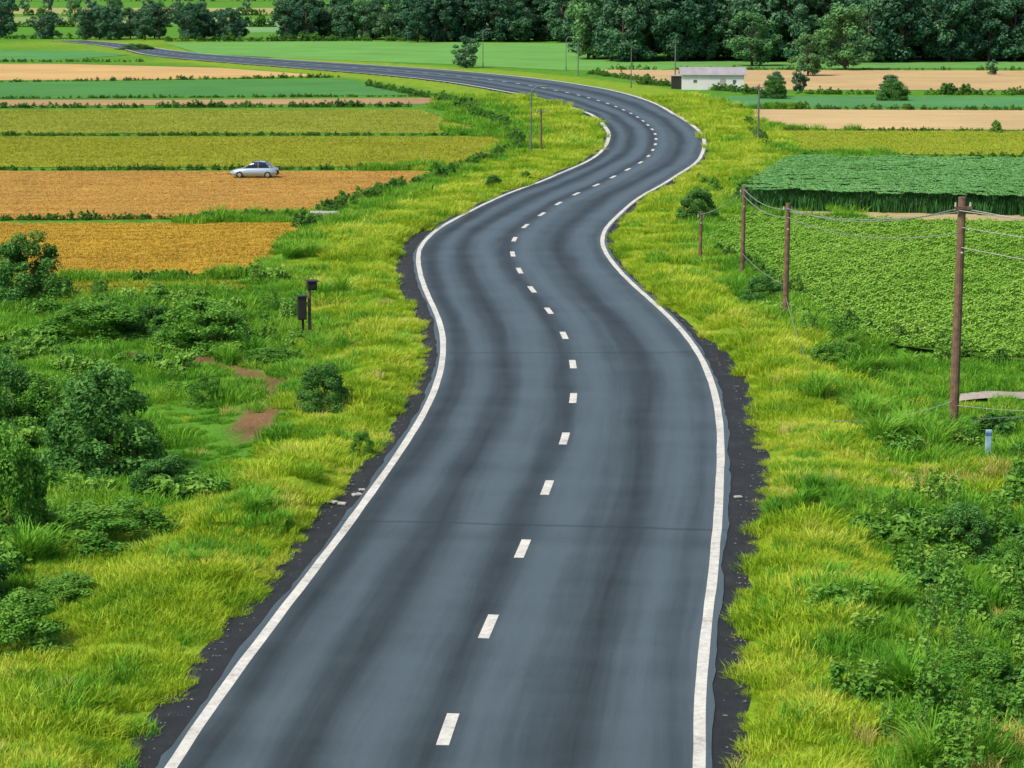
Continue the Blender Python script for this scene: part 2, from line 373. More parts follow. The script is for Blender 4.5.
strip("edge_line",HW-lw+wob_(41),HW+lw+wob_(42),0.104,0.104,paint)
strip("edge_line",-HW-lw+wob_(43),-HW+lw+wob_(44),0.104,0.104,paint)
s_first=sI(730); dv=[];df=[]
s_=s_first-7.33*8
while s_<S[-1]-3:
    L=1.95 if s_<s_first+60 else 2.3
    t=np.linspace(s_-L/2,s_+L/2,5); px_=np.interp(t,S,C[:,0]);py_=np.interp(t,S,C[:,1]);nx_=np.interp(t,S,NR[:,0]);ny_=np.interp(t,S,NR[:,1])
    o=len(dv)
    for q in range(5):
        for sg in(-.13,.13): dv.append((px_[q]+nx_[q]*sg,py_[q]+ny_[q]*sg,0.104))
    for q in range(4): df.append((o+2*q,o+2*q+1,o+2*q+3,o+2*q+2))
    s_+=7.33
mkobj("lane_dashes",dv,df,paint)
# ---------------- foliage meshes
def leaves(cent,rad,nper,size,seed,flat=1.0,up=0.4,base=0.0,tip=0.0):
    r=np.random.default_rng(seed); V_=[];sh=[]
    for c,ra in zip(cent,rad):
        k=nper; d=r.normal(size=(k,3)); d/=np.linalg.norm(d,axis=1)[:,None]
        rr=ra*(r.uniform(0.25,1.12,k)**0.5)[:,None]; p=np.array(c)+d*rr*np.array([1,1,flat])
        kk=p[:,2]>base; p=p[kk]; d=d[kk]; k=len(p)
        nrm=d*0.8+r.normal(size=(k,3))*0.6+np.array([0,0,up]); nrm/=np.linalg.norm(nrm,axis=1)[:,None]
        a=np.cross(nrm,r.normal(size=(k,3))); a/=np.linalg.norm(a,axis=1)[:,None]; b_=np.cross(nrm,a)
        s=size*r.uniform(0.6,1.4,k)[:,None]
        q=np.stack([p-a*s*.5,p-b_*s*.3+nrm*s*.08,p+a*s*.6,p+b_*s*.3+nrm*s*.08],1); V_.append(q.reshape(-1,3))
        cs=r.uniform(0,0.45); sh.append(np.clip(cs+r.uniform(0,0.4,k)+0.2*d[:,2],0,1))  # random tone per clump and leaf, plus painted light on upward leaves
    V_=np.vstack(V_); sh=np.concatenate(sh); nf=len(V_)//4
    return V_,np.arange(nf*4).reshape(-1,4),sh
def combine(leaf,wood):
    V_,f,sh=leaf; wv,wf=wood
    o=len(V_); Va=V_.tolist()+[list(v) for v in wv]; Fa=f.tolist()+[[i+o for i in x] for x in wf]
    return Va,Fa,np.concatenate([sh,np.full(len(wf),0.3)]),len(f)
barkm=plain("bark",(0.09,0.065,0.045),0.9,var=0.4,sc=12)
def make_plant(name,leaf,wood,lm,link=False):
    Va,Fa,sh,nl=combine(leaf,wood)
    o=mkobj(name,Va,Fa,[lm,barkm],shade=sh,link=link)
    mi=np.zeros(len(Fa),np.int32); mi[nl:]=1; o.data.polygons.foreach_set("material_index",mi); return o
def bush_geo(seed,nc=96,nper=190,size=0.030,hh=0.9):
    # full rounded shrub: leafy from the ground up, domed top
    r=np.random.default_rng(seed); cent=[];rad=[]
    for k_ in range(nc):
        th=r.uniform(0,6.28); zz=r.uniform(0,1)**1.15; wd=math.sqrt(1-zz*zz*.97); q=r.uniform(.5,1)**.5
        wob=1+.14*math.sin(3*th+seed)+.10*math.sin(5*th+2.1*seed)
        if k_<nc//4: zz=r.uniform(0,.18); wd=.95; q=r.uniform(.8,1.02)
        cent.append((.38*wd*q*wob*math.cos(th),.38*wd*q*wob*math.sin(th),hh*(.02+.80*zz*(.75+.25*q)*(1+.10*math.sin(2*th+seed))))); rad.append(r.uniform(0.065,0.125))
    wood=[]
    for _ in range(6):
        c=cent[r.integers(nc//3,nc)]; wood.append(tube_geo((c[0]*.1,c[1]*.1,-.05),(c[0]*.85,c[1]*.85,c[2]*.85),.008,.003,5,False))
    return leaves(cent,rad,nper,size,seed,0.85,base=-0.06,up=.5),join_geo(wood)
def tree_geo(seed,nc=46,nper=120,size=0.042,slim=0.30,low=0.10):
    r=np.random.default_rng(seed); cent=[];rad=[];wood=[tube_geo((0,0,-.02),(0.01,0,.3),.024,.018,7,False),tube_geo((0.01,0,.3),(0,0.015,.7),.018,.006,7,False)]
    for _ in range(nc):
        zz=r.uniform(low,0.93); th=r.uniform(0,6.28); wd=slim*math.sqrt(max(0.03,1-((zz-.5)/.48)**2))*r.uniform(.35,1.0)
        c=(wd*math.cos(th),wd*math.sin(th),zz); cent.append(c); rad.append(r.uniform(.06,.12))
        if r.random()<.35: wood.append(tube_geo((0,0,max(.08,zz*.65)),c,.009,.003,5,False))
    return leaves(cent,rad,nper,size,seed,0.8,up=.6),join_geo(wood)
mD=leafmat("foliage_dark",[(0.05,(0.018,0.075,0.016)),(0.35,(0.050,0.17,0.028)),(0.75,(0.15,0.36,0.07))],0.6,wS=.7,wN=.15,wR=.15)  # ramp paints shadowed to highlit leaf tones into the base colour
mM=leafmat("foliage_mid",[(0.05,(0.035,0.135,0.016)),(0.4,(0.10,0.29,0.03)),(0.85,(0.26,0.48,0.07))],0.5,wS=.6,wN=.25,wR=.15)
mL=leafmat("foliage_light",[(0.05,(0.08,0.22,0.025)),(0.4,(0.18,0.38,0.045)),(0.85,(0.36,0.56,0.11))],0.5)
mF=leafmat("foliage_far",[(0.05,(0.024,0.080,0.046)),(0.4,(0.052,0.145,0.074)),(0.85,(0.13,0.28,0.115))],0.03,transl=.15)  # bluish, lightened greens: distance haze painted into the leaf colour
mFF=leafmat("foliage_haze_tint",[(0.1,(0.07,0.15,0.12)),(0.5,(0.10,0.195,0.145)),(0.9,(0.15,0.26,0.17))],0.01,transl=.1)  # paler still: haze of the far backdrop painted into the leaves
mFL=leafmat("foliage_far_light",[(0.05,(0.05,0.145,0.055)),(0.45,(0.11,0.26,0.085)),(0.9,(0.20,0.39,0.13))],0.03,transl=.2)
# ---------------- individual bushes
bushdata={}
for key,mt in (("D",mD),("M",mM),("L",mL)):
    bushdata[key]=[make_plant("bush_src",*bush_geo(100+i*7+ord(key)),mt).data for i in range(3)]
def gz1(x,y): return float(height(np.array([[x,y]]))[0])
def put_bush(u,vb,wpx,hpx,key,name="bush"):
    x,y=P(u,vb); s=1/ppm(vb); me=random.choice(bushdata[key]); o=bpy.data.objects.new(name,me); scene.collection.objects.link(o)
    o.location=(x,y+wpx*s*.3,gz1(x,y)-0.08); o.scale=(wpx*s*1.12,wpx*s*1.0,hpx*s*1.10); o.rotation_euler=(0,0,random.uniform(0,6.28))
BL=[(22,305,95,86,"D"),(85,337,120,54,"M"),(200,347,120,62,"M"),(150,330,60,40,"D"),(95,474,140,130,"D"),(35,430,85,80,"M"),(5,545,95,150,"M"),(0,430,80,95,"D"),
(165,500,86,50,"D"),(105,550,140,58,"M"),(323,417,64,56,"D"),(362,458,28,34,"M"),(205,398,42,40,"M"),(270,358,80,20,"M"),(8,655,120,80,"M"),(-50,610,120,130,"D"),
(60,600,90,38,"M"),(208,222,32,12,"D"),(395,188,22,12,"D"),(493,188,22,16,"D"),(525,180,16,12,"M"),(465,182,18,9,"M"),
(700,226,46,42,"D"),(764,303,54,34,"D"),(806,160,8,10,"D"),(894,101,34,26,"D"),(775,99,30,26,"D"),(997,133,14,16,"M"),
(965,545,80,66,"D"),(1012,560,56,46,"M"),(985,690,90,60,"M"),(1020,640,70,44,"M"),(935,612,60,34,"M"),(905,548,50,30,"M"),(835,372,60,42,"M"),(850,350,40,30,"L"),(135,50,40,8,"D")]
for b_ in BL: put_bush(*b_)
# ---------------- grass patches
def blades(n_,rad,h0,h1,wd,seed,lean=0.5,seg=2,circ=True):
    r=np.random.default_rng(seed); rr=rad*np.sqrt(r.uniform(0,1,n_)); th=r.uniform(0,6.283,n_)
    bx=rr*np.cos(th);by=rr*np.sin(th); h=r.uniform(h0,h1,n_)*(1-0.35*(rr/rad)**2); az=r.uniform(0,6.283,n_); ln=h*r.uniform(0.1,1,n_)*lean
    lx=ln*np.cos(az)+bx*0.25;ly=ln*np.sin(az)+by*0.25; px_=-np.sin(az+r.normal(0,.8,n_));py_=np.cos(az)
    w_=wd*r.uniform(.6,1.4,n_)
    V_=np.zeros((n_,2*seg+1,3))
    for s in range(seg):
        t=s/seg; wt=w_*(1-0.5*t)/2; cx=bx+lx*t*t;cy=by+ly*t*t;cz=h*(t-0.15*t*t*lean)-0.03*(s==0)
        V_[:,2*s]=np.column_stack([cx-px_*wt,cy-py_*wt,cz]);V_[:,2*s+1]=np.column_stack([cx+px_*wt,cy+py_*wt,cz])
    V_[:,2*seg]=np.column_stack([bx+lx,by+ly,h*(1-0.15*lean*1.5)])
    base=np.arange(n_)*(2*seg+1); fs=[]; 
    for s in range(seg-1):
        fs+= np.column_stack([base+2*s,base+2*s+1,base+2*s+3,base+2*s+2]).tolist()
    fs+=np.column_stack([base+2*seg-2,base+2*seg-1,base+2*seg]).tolist()
    sh0=r.uniform(0,1,n_); return V_.reshape(-1,3).tolist(),fs,np.tile(sh0,seg)
def mkpatch(nm,mt,**k):
    v,f,s=blades(**k); return mkobj(nm,v,f,mt,shade=s,link=False)
gy=leafmat("grass_yellow",[(0.10,(0.075,0.22,0.010)),(0.32,(0.22,0.40,0.015)),(0.56,(0.44,0.57,0.03)),(0.90,(0.68,0.67,0.13))],0.28,transl=.3,wS=.3,wN=.6,wR=.12)
gg=leafmat("grass_green",[(0.10,(0.04,0.16,0.010)),(0.4,(0.11,0.33,0.02)),(0.75,(0.24,0.48,0.035)),(0.95,(0.42,0.56,0.08))],0.35,transl=.3,wS=.4,wN=.5)
gs=leafmat("grass_straw",[(0.1,(0.34,0.38,0.06)),(0.5,(0.54,0.52,0.12)),(0.9,(0.68,0.60,0.22))],0.5,transl=.2)
gyP=[mkpatch("gy%d"%i,gy,n_=340,rad=.62,h0=.14,h1=.42,wd=.022,seed=200+i,lean=.9) for i in range(4)]
ggP=[mkpatch("gg%d"%i,gg,n_=260,rad=.62,h0=.15,h1=.5,wd=.028,seed=220+i,lean=.7) for i in range(4)]
def region(nn,y0,y1,uu0=-.28,uu1=.30):
    y=np.sqrt(rng.uniform(y0*y0,y1*y1,nn)); x=rng.uniform(uu0,uu1,nn)*y; return np.column_stack([x,y])
def samp(y0,y1,dens):
    A=0.58*(y1*y1-y0*y0)/2; return region(int(A*dens),y0,y1)
Y=[];G=[]
for y0,y1,dn in((38,60,4.4),(60,90,3.2),(90,135,2.0),(135,200,1.2),(200,300,.5)):
    q=samp(y0,y1,dn); e,s,i=edged(q); sc_=1.0 if y0<90 else (1.25 if y0<135 else (1.5 if y0<200 else 2.0))
    keep=(e>(0.05 if y0<90 else .25*sc_))&(~infield(q))&(distpoly(q,DIRT)>.8)&(distpoly(q,WPATH)>1.1)
    if y0>=90: keep&=(e<(26 if y0<130 else 16))
    q=q[keep];e=e[keep];s=s[keep]; yy=yel(q,(e,s,None)); isy=rng.uniform(0,1,len(q))<yy*0.93+0.03
    far=np.full(len(q),sc_); far=np.where(distpoly(q,LAWN)<1.8,.45,far)
    Y.append(np.column_stack([q[isy],far[isy],e[isy]])); G.append(np.column_stack([q[~isy],far[~isy],e[~isy]]))
Y=np.vstack(Y);G=np.vstack(G)
def gscale(A):
    lump=0.88+0.45*n2(A[:,0],A[:,1],55,1.8)+0.25*n2(A[:,0],A[:,1],56,.8)
    return A[:,2]*rng.uniform(.8,1.25,len(A))*np.clip(lump,.55,1.7)*np.clip(.6+A[:,3]*.5,.6,1)
scat("verge_grass",Y[:,:2],gyP,gscale(Y),None,tilt=.12)
scat("meadow_grass",G[:,:2],ggP,gscale(G),None,tilt=.12)
# scattered green tussocks through the yellow verge
q=samp(38,150,.35); e,s,i=edged(q); q=q[(e>.9)&(e<8)&~infield(q)&(n2(q[:,0],q[:,1],71,4)>0)]
scat("meadow_grass",q,ggP,.7,1.15,tilt=.15)
q=samp(38,160,.06); e,s,i=edged(q); q=q[(e>.8)&(e<12)&~infield(q)]
q2=np.vstack([MOWN[0]+(MOWN[-1]-MOWN[0])*rng.uniform(0.05,1,60)[:,None]+rng.normal(0,.5,(60,2)),q])
gsP=[mkpatch("gs%d"%i,gs,n_=120,rad=.35,h0=.2,h1=.55,wd=.018,seed=240+i,lean=.7) for i in range(3)]
scat("dry_grass",q2,gsP,.6,1.1,tilt=.1)
# broadleaf weeds
def weed_geo(seed,size=.11):
    r=np.random.default_rng(seed); c=[(r.uniform(-.45,.45),r.uniform(-.45,.45),r.uniform(.1,.45)) for _ in range(14)]
    return leaves(c,[r.uniform(.12,.24) for _ in c],40,size,seed,.8,up=1.0),join_geo([tube_geo((0,0,-.05),(x*.8,y*.8,z),.01,.005,4,False) for x,y,z in c[:5]])
def stalk_geo(seed,size=.10):
    r=np.random.default_rng(seed); c=[];ra=[];wd=[]
    for _ in range(9):
        bx,by=r.uniform(-.4,.4,2); H=r.uniform(.6,1.25); lx,ly=r.normal(0,.12,2)
        wd.append(tube_geo((bx,by,-.05),(bx+lx,by+ly,H),.012,.006,4,False))
        for t in np.linspace(.25,1,7): c.append((bx+lx*t,by+ly*t,H*t)); ra.append(.17*(1.15-t*.7))
    return leaves(c,ra,11,size,seed,.5,up=.8),join_geo(wd)
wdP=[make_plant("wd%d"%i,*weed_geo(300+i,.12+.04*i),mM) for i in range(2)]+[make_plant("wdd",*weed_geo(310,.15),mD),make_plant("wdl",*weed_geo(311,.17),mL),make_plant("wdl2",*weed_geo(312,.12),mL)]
q=samp(38,112,1.3); e,s,i=edged(q); yy=yel(q,(e,s,i)); nz=n2(q[:,0],q[:,1],61,3.5)
pr=np.where(s>0,np.where(q[:,1]<66,.65,.08),np.where(q[:,1]<95,.40,.2))
ok=(yy<.35)&(~infield(q))&(distpoly(q,DIRT)>2.0)&(distpoly(q,LAWN)>2.6)&(distpoly(q,WPATH)>1.5)
keep=ok&(rng.uniform(0,1,len(q))<pr*(0.6+1.3*nz))
scat("broadleaf_weeds",q[keep],wdP,.6,1.4,tilt=.1)
skP=[make_plant("sk0",*stalk_geo(330),mM),make_plant("sk1",*stalk_geo(331,.12),mL),make_plant("sk2",*stalk_geo(332,.08),mM)]
keep=ok&(rng.uniform(0,1,len(q))<np.where(s>0,np.where(q[:,1]<70,.28,.03),.06)*(1-1.0*nz))
scat("tall_weeds",q[keep],skP,.6,1.2,tilt=.1)
# tall arching tussocks
tuP=[mkpatch("tu%d"%i,gg,n_=220,rad=.35,h0=.7,h1=1.5,wd=.035,seed=260+i,lean=1.1,seg=4) for i in range(2)]
def tuss(name,lst,src,s):
    xy=np.array([P(u+random.uniform(-j,j),v+random.uniform(-j*.25,j*.25)) for u,v,k,j in lst for _ in range(k)]); scat(name,xy,src,s*.7,s*1.2,tilt=.1)
tuss("tall_grass",[(850,372,12,30),(860,345,6,20),(890,415,7,30),(905,445,8,35),(820,400,3,10),(930,430,4,20),(965,520,5,20),(870,610,3,25),(950,760,6,40),(900,700,4,30),(330,345,5,20),(240,352,3,30),(330,300,3,12),(300,258,3,12),(30,560,4,20)],tuP,1.0)
tuss("tall_grass",[(800,515,12,30),(860,520,12,35),(900,530,6,20),(860,590,6,30),(250,525,10,40),(330,445,4,20),(180,570,6,40)],tuP,.55)
gs2=[mkpatch("gt",gs,n_=160,rad=.4,h0=.5,h1=1.0,wd=.02,seed=280,lean=1.0,seg=3)]
tuss("dry_tussock",[(1000,735,12,30),(985,768,8,25),(905,450,3,30),(1005,470,3,20),(890,750,3,30)],gs2,.8)
# ---------------- crops
def rowpts(poly,dx,dy,ang=0.0,jit=.1,ymax=400,lim=.30):
    p=np.array(poly); ca,sa=math.cos(ang),math.sin(ang)
    R=np.array([[ca,-sa],[sa,ca]]); pr=p@R; x0,y0=pr.min(0);x1,y1=pr.max(0)
    gx,gy_=np.meshgrid(np.arange(x0,x1,dx),np.arange(y0,y1,dy)); q=np.column_stack([gx.ravel(),gy_.ravel()])+rng.normal(0,jit,(gx.size,2)); q=q@R.T
    q=q[inpoly(q,poly)]; return q[(abs(q[:,0])<lim*q[:,1])&(q[:,1]<ymax)]
def crop_geo(seed):
    r=np.random.default_rng(seed); c=[(x,r.uniform(-.12,.12),.22+r.uniform(-.06,.08)) for x in np.linspace(-.5,.5,7)]
    return leaves(c,[.2]*7,28,.12,seed,.8,up=1.6),tube_geo((0,0,-.05),(0,0,.2),.02,.01,4,False)
mC=leafmat("crop_leaf",[(0.05,(0.13,0.31,0.025)),(0.45,(0.25,0.48,0.055)),(0.9,(0.37,0.58,0.10))],0.12,transl=.25)
crP=[make_plant("cr%d"%i,*crop_geo(400+i),mC) for i in range(3)]
q=rowpts(FIELDS["crop_r"],.95,1.35,.10,.06); nn=len(q)
scatter("bean_crop",np.column_stack([q,np.full(nn,.02)]),np.column_stack([np.zeros(nn),np.zeros(nn),np.full(nn,.10)+rng.normal(0,.08,nn)]),np.column_stack([rng.uniform(.95,1.25,nn),rng.uniform(.95,1.2,nn),rng.uniform(.8,1.2,nn)]),rng.integers(0,3,nn),crP)
mCo=leafmat("maize_leaf_shaded",[(0.05,(0.02,0.085,0.02)),(0.5,(0.045,0.16,0.035)),(0.9,(0.09,0.25,0.06))],0.10,transl=.2)  # dark stalk leaves: shade on the block's front painted as colour
mCt=leafmat("maize_top_lit",[(0.05,(0.13,0.34,0.09)),(0.5,(0.19,0.44,0.13)),(0.9,(0.26,0.52,0.18))],0.10,transl=.2)  # brighter copy for the canopy: sunlit top painted as colour
def maize(seed,top=True):
    r=np.random.default_rng(seed)
    v,f,s=blades(n_=60,rad=.5,h0=1.0,h1=1.4,wd=.09,seed=seed,lean=.3,seg=3)
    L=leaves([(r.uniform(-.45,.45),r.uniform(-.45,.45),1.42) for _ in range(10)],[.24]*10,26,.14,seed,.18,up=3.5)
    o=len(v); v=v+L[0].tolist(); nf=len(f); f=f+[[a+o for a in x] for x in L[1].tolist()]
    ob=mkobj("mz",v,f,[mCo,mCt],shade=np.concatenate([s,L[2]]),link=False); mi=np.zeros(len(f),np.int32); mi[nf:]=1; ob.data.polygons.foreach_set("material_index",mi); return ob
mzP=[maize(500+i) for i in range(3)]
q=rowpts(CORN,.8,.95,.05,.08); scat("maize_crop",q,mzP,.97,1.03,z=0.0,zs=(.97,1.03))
# cereal / stubble texture on the nearer fields
for nme,c,h,dn in(("yellow_l",(218,182,70),.14,1.1),("orange_l",(220,176,94),.14,1.3),("olive_l2",(178,184,58),.25,1.7),("olive_l3",(168,178,56),.25,1.2),("olive_l1",(172,182,68),.25,2.1),("yellow_r",(176,192,60),.25,1.9)):
    cc=tuple(x*ALB for x in s2l(c)); mt=leafmat("stalks_"+nme,[(0.1,tuple(x*.8 for x in cc)),(0.5,cc),(0.9,tuple(min(1,x*1.3) for x in cc))],.15,transl=.15)
    src=[mkpatch("st",mt,n_=120,rad=dn*.62,h0=h*.5,h1=h,wd=.05,seed=600,lean=.5),mkpatch("st",mt,n_=120,rad=dn*.62,h0=h*.5,h1=h,wd=.05,seed=601,lean=.5)]
    q=rowpts(FIELDS[nme],dn,dn*.9,0,.15); scat("cereal_stalks",q,src,.9,1.1,z=.03)
# ---------------- hedges
mH=leafmat("hedge_leaf",[(0.05,(0.04,0.13,0.02)),(0.45,(0.085,0.22,0.035)),(0.9,(0.20,0.36,0.06))],0.12)
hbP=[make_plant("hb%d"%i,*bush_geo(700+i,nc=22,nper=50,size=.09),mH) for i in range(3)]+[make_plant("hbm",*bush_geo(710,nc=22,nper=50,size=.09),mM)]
def hedge(lines):
    out=[];sz=[]
    for (u0,v0,u1,v1,h,gap) in lines:
        a=np.array(P(u0,v0));b_=np.array(P(u1,v1)); L=np.linalg.norm(b_-a); k=max(2,int(L/(h*gap)))
        t=rng.uniform(0,1,k); q=a+(b_-a)*t[:,None]+rng.normal(0,h*.25,(k,2))
        out.append(q); sz.append(h*(1+.35*vn(t*L,int(v0*10)%97,6))*rng.uniform(.6,1.25,k))
    q=np.vstack(out); e,s,i=edged(q); ok=e>1.5; return q[ok],np.concatenate(sz)[ok]
q,sz=hedge([(-300,109,420,107,.9,.3),(-300,136.3,505,135.5,.5,.3),(-300,170.5,450,169.8,.5,.28),(-300,222.5,325,218,.6,.28),(-300,100.3,430,96.5,.5,.5),(-300,281,255,279,.5,.3),
(300,228,350,205,1.0,.4),(350,205,440,178,1.0,.4),(440,178,520,148,1.0,.4),(520,148,500,125,1.2,.4),(500,125,440,100,1.3,.4),(440,100,370,86,1.2,.5),(485,120,450,104,1.4,.4),
(695,109,1400,112,.8,.3),(780,131,1500,133,.5,.4),(795,158,1500,160,.6,.4),(740,94,1500,96.5,1.5,.35),(640,84,760,94,1.2,.5),(590,74,650,82,1.2,.5),(752,182,742,205,1.0,.5),(700,180,735,205,.8,.8),(770,150,745,122,.9,.6),
(-600,61.5,140,62,1.0,.4),(0,82.5,340,77.5,.7,.5),(165,41.5,620,41,2.2,.4),(-600,40,90,39,2.2,.4),(600,70,1500,71,1.0,.6),(815,318,1000,362,.7,.8),(712,250,790,296,.7,.7),(-600,15.5,600,15.5,4,.5),(-500,27,620,27,4,.5)])
scat("hedgerow",q,hbP,sz,None,zs=(.7,1.1),zoff=-.05)
# ---------------- distant trees
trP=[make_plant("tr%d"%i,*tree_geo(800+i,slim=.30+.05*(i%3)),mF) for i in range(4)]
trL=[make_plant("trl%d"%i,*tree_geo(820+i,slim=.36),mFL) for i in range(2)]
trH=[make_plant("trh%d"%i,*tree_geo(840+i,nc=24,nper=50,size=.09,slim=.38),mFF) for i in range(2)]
def wood(name,u0,u1,v,rows,gap,h0,h1,src,rowgap=None):
    x0,y0=P(u0,v);x1,_=P(u1,v); out=[]
    for r_ in range(rows):
        k=int(abs(x1-x0)/gap); xx=np.linspace(x0,x1,k)+rng.normal(0,gap*.3,k); out.append(np.column_stack([xx,np.full(k,y0+r_*(rowgap or gap))+rng.normal(0,gap*.35,k)]))
    q=np.vstack(out); scat(name,q,src,h0,h1,z=0,zs=(.85,1.1))
wood("woodland",612,1600,62,6,6,12,18,trP)
wood("woodland",618,1600,60,1,14,10,14,trL)
wood("woodland",612,760,52,3,7,14,19,trP)
wood("woodland",290,425,40,4,6,10,14,trP)
wood("woodland",425,562,42,4,6,12,17,trP)
wood("woodland",300,560,39,1,16,8,11,trL)
wood("woodland",35,95,39,3,6,7,9.5,trP)
wood("woodland",95,232,40,4,6,8,10.5,trP)
wood("woodland",-700,-20,38,4,8,10,16,trP)
wood("woodland",20,230,24,1,16,9,12,trP+trL)
wood("woodland",-3500,4500,1.5,3,16,14,22,trH,40)
wood("woodland",-1500,240,11,1,18,8,12,trH,30)
tdat=[o.data for o in trP]; tl=[o.data for o in trL]
def put_tree(u,vb,hpx,wf,me,name="tree"):
    x,y=P(u,vb); s=hpx/ppm(vb); o=bpy.data.objects.new(name,me); scene.collection.objects.link(o); o.location=(x,y,-.02); o.scale=(s*wf,s*wf,s); o.rotation_euler=(0,0,random.uniform(0,6))
for a_ in [(466,68,32,1.3,tdat[0]),(800,93,30,.8,tdat[1]),(808,76,44,1.1,tl[0]),(845,70,68,1.2,tl[1]),(752,66,56,1.3,tl[0]),(992,75,16,1,tdat[2]),(775,97,26,1.2,tdat[3]),(890,98,24,1.5,tdat[0]),(700,60,50,1.1,tdat[2])]: put_tree(*a_)
# ---------------- utility poles
woodm=plain("weathered_wood",(0.17,0.10,0.062),0.85,var=.45,sc=5); steel=plain("galvanised_steel",(0.20,0.21,0.21),.5,.6); darkm=plain("dark_metal",(0.03,0.028,0.025),.5,.3)
wirem=plain("wire",(0.30,0.30,0.28),.5,.2); whitem=plain("white_insulator",(.45,.45,.43),.4)
tops={}
def utility_pole(key,u,vb,vt,r,arms=True):
    x,y=P(u,vb); H=(vb-vt)/ppm(vb)*1.02; z=gz1(x,y); e=empty("utility_pole",(x,y,z),rz=.15)
    bev(mkobj("shaft",*tube_geo((0,0,-.2),(0.03,0,H),r,r*.78,12),woodm,e),.01)
    if arms:
        mkobj("crossarm",*box_geo((0.02,-r*1.0,H-.35),(.6,.08,.09)),woodm,e)
    ins=[]
    for dx in ((-.26,.26) if arms else (-r-.03,r+.03)): ins.append(tube_geo((dx,-r if arms else 0,H-.30),(dx,-r if arms else 0,H-.16),.04,.028,8))
    ins.append(tube_geo((0,-r*1.2,H*.78),(0,-r*1.2-.08,H*.78),.04,.03,8))
    mkobj("insulators",*join_geo(ins),whitem,e)
    tops[key]=(x,y,z,H)
utility_pole("A",953,430,184,.17,True)
utility_pole("B",785,320,204,.14,False)
utility_pole("C",742,278,189,.12,False)
utility_pole("D",700,262,211,.10,False)
def wire(pts_list,name="overhead_wire",r=.015):
    cu=bpy.data.curves.new(name,'CURVE'); cu.dimensions='3D'; cu.bevel_depth=r; cu.bevel_resolution=1; cu.materials.append(wirem)
    for a,b_,sag in pts_list:
        sp_=cu.splines.new('POLY'); k=16; sp_.points.add(k)
        for i in range(k+1):
            t=i/k; sp_.points[i].co=(a[0]+(b_[0]-a[0])*t,a[1]+(b_[1]-a[1])*t,a[2]+(b_[2]-a[2])*t-sag*4*t*(1-t),1)
    o=bpy.data.objects.new(name,cu); scene.collection.objects.link(o)
def tp(k,f,dx=0): x,y,z,H=tops[k]; return (x+dx,y-.1,z+H*f)
R1=(tops["A"][0]+16,tops["A"][1]-10,0)
wire([(tp("A",.95,-.26),tp("B",.96,-.1),.5),(tp("A",.95,.26),tp("B",.93,.1),.35),(tp("A",.86),tp("B",.88),.5),(tp("B",.95),tp("C",.97),.3),(tp("B",.88),tp("C",.9),.3),(tp("C",.95),tp("D",.95),.2),
(tp("A",.95,-.26),(R1[0],R1[1],8.2),.6),(tp("A",.95,.26),(R1[0],R1[1],7.6),.6),(tp("A",.88),(R1[0],R1[1],6.9),.5),(tp("A",.80),(R1[0],R1[1],5.8),.5)],r=.018)
xx,yy=P(830,432); x2,y2=P(812,385); x3,y3=P(1090,415); x4,y4=P(1090,440)
wire([(tp("A",.18),(xx,yy,.4),.25),(tp("A",.1),(x3,y3,.3),.1),(tp("A",.16),(x4,y4,1.0),.1),(tp("B",.2),(x2,y2,.5),.3),(tp("B",.3),tp("C",.25),.2)],"guy_wire",.012)
# ---------------- street lamps
lampg=plain("lamp_glass",(.5,.5,.45),.3)
def street_lamp(u,vb,vt,arm,lean=0):
    x,y=P(u,vb); H=(vb-vt)/ppm(vb); e=empty("street_lamp",(x,y,0)); r=.075
    parts=[tube_geo((0,0,-.1),(0,0,.9),r*1.5,r*1.4,10),tube_geo((0,0,.9),(0,0,H*.86),r*1.0,r*.75,10)]
    pts=[(arm*(1-math.cos(t)),0,H*.86+H*.12*math.sin(t)) for t in np.linspace(0,math.pi/2,6)]
    for a,b_ in zip(pts[:-1],pts[1:]): parts.append(tube_geo(a,b_,r*.7,r*.65,8))
    mkobj("column",*join_geo(parts),steel,e); p=pts[-1]; sg=1 if arm>0 else -1
    bev(mkobj("lantern",*box_geo((p[0]+sg*.3,0,p[2]-.02),(.75,.26,.13)),steel,e),.05); mkobj("lens",*box_geo((p[0]+sg*.32,0,p[2]-.10),(.5,.2,.04)),lampg,e)
street_lamp(531,152,84,.9); street_lamp(483,68,28,.8); street_lamp(631,88,42,-.7); street_lamp(566,71,36,.6)
def tele(u,vb,vt):
    x,y=P(u,vb); H=(vb-vt)/ppm(vb); e=empty("telegraph_pole",(x,y,0)); mkobj("shaft",*tube_geo((0,0,-.1),(0,0,H),.11,.08,9),woodm if u==541 else steel,e); mkobj("crossarm",*box_geo((0,-.12,H-.3),(.9,.08,.08)),steel,e)
    mkobj("insulators",*join_geo([tube_geo((dx,-.12,H-.26),(dx,-.12,H-.08),.04,.03,6) for dx in(-.38,.38)]),whitem,e)
for a_ in [(541,152,108),(758,142,84),(578,76,42),(675,86,40)]: tele(*a_)
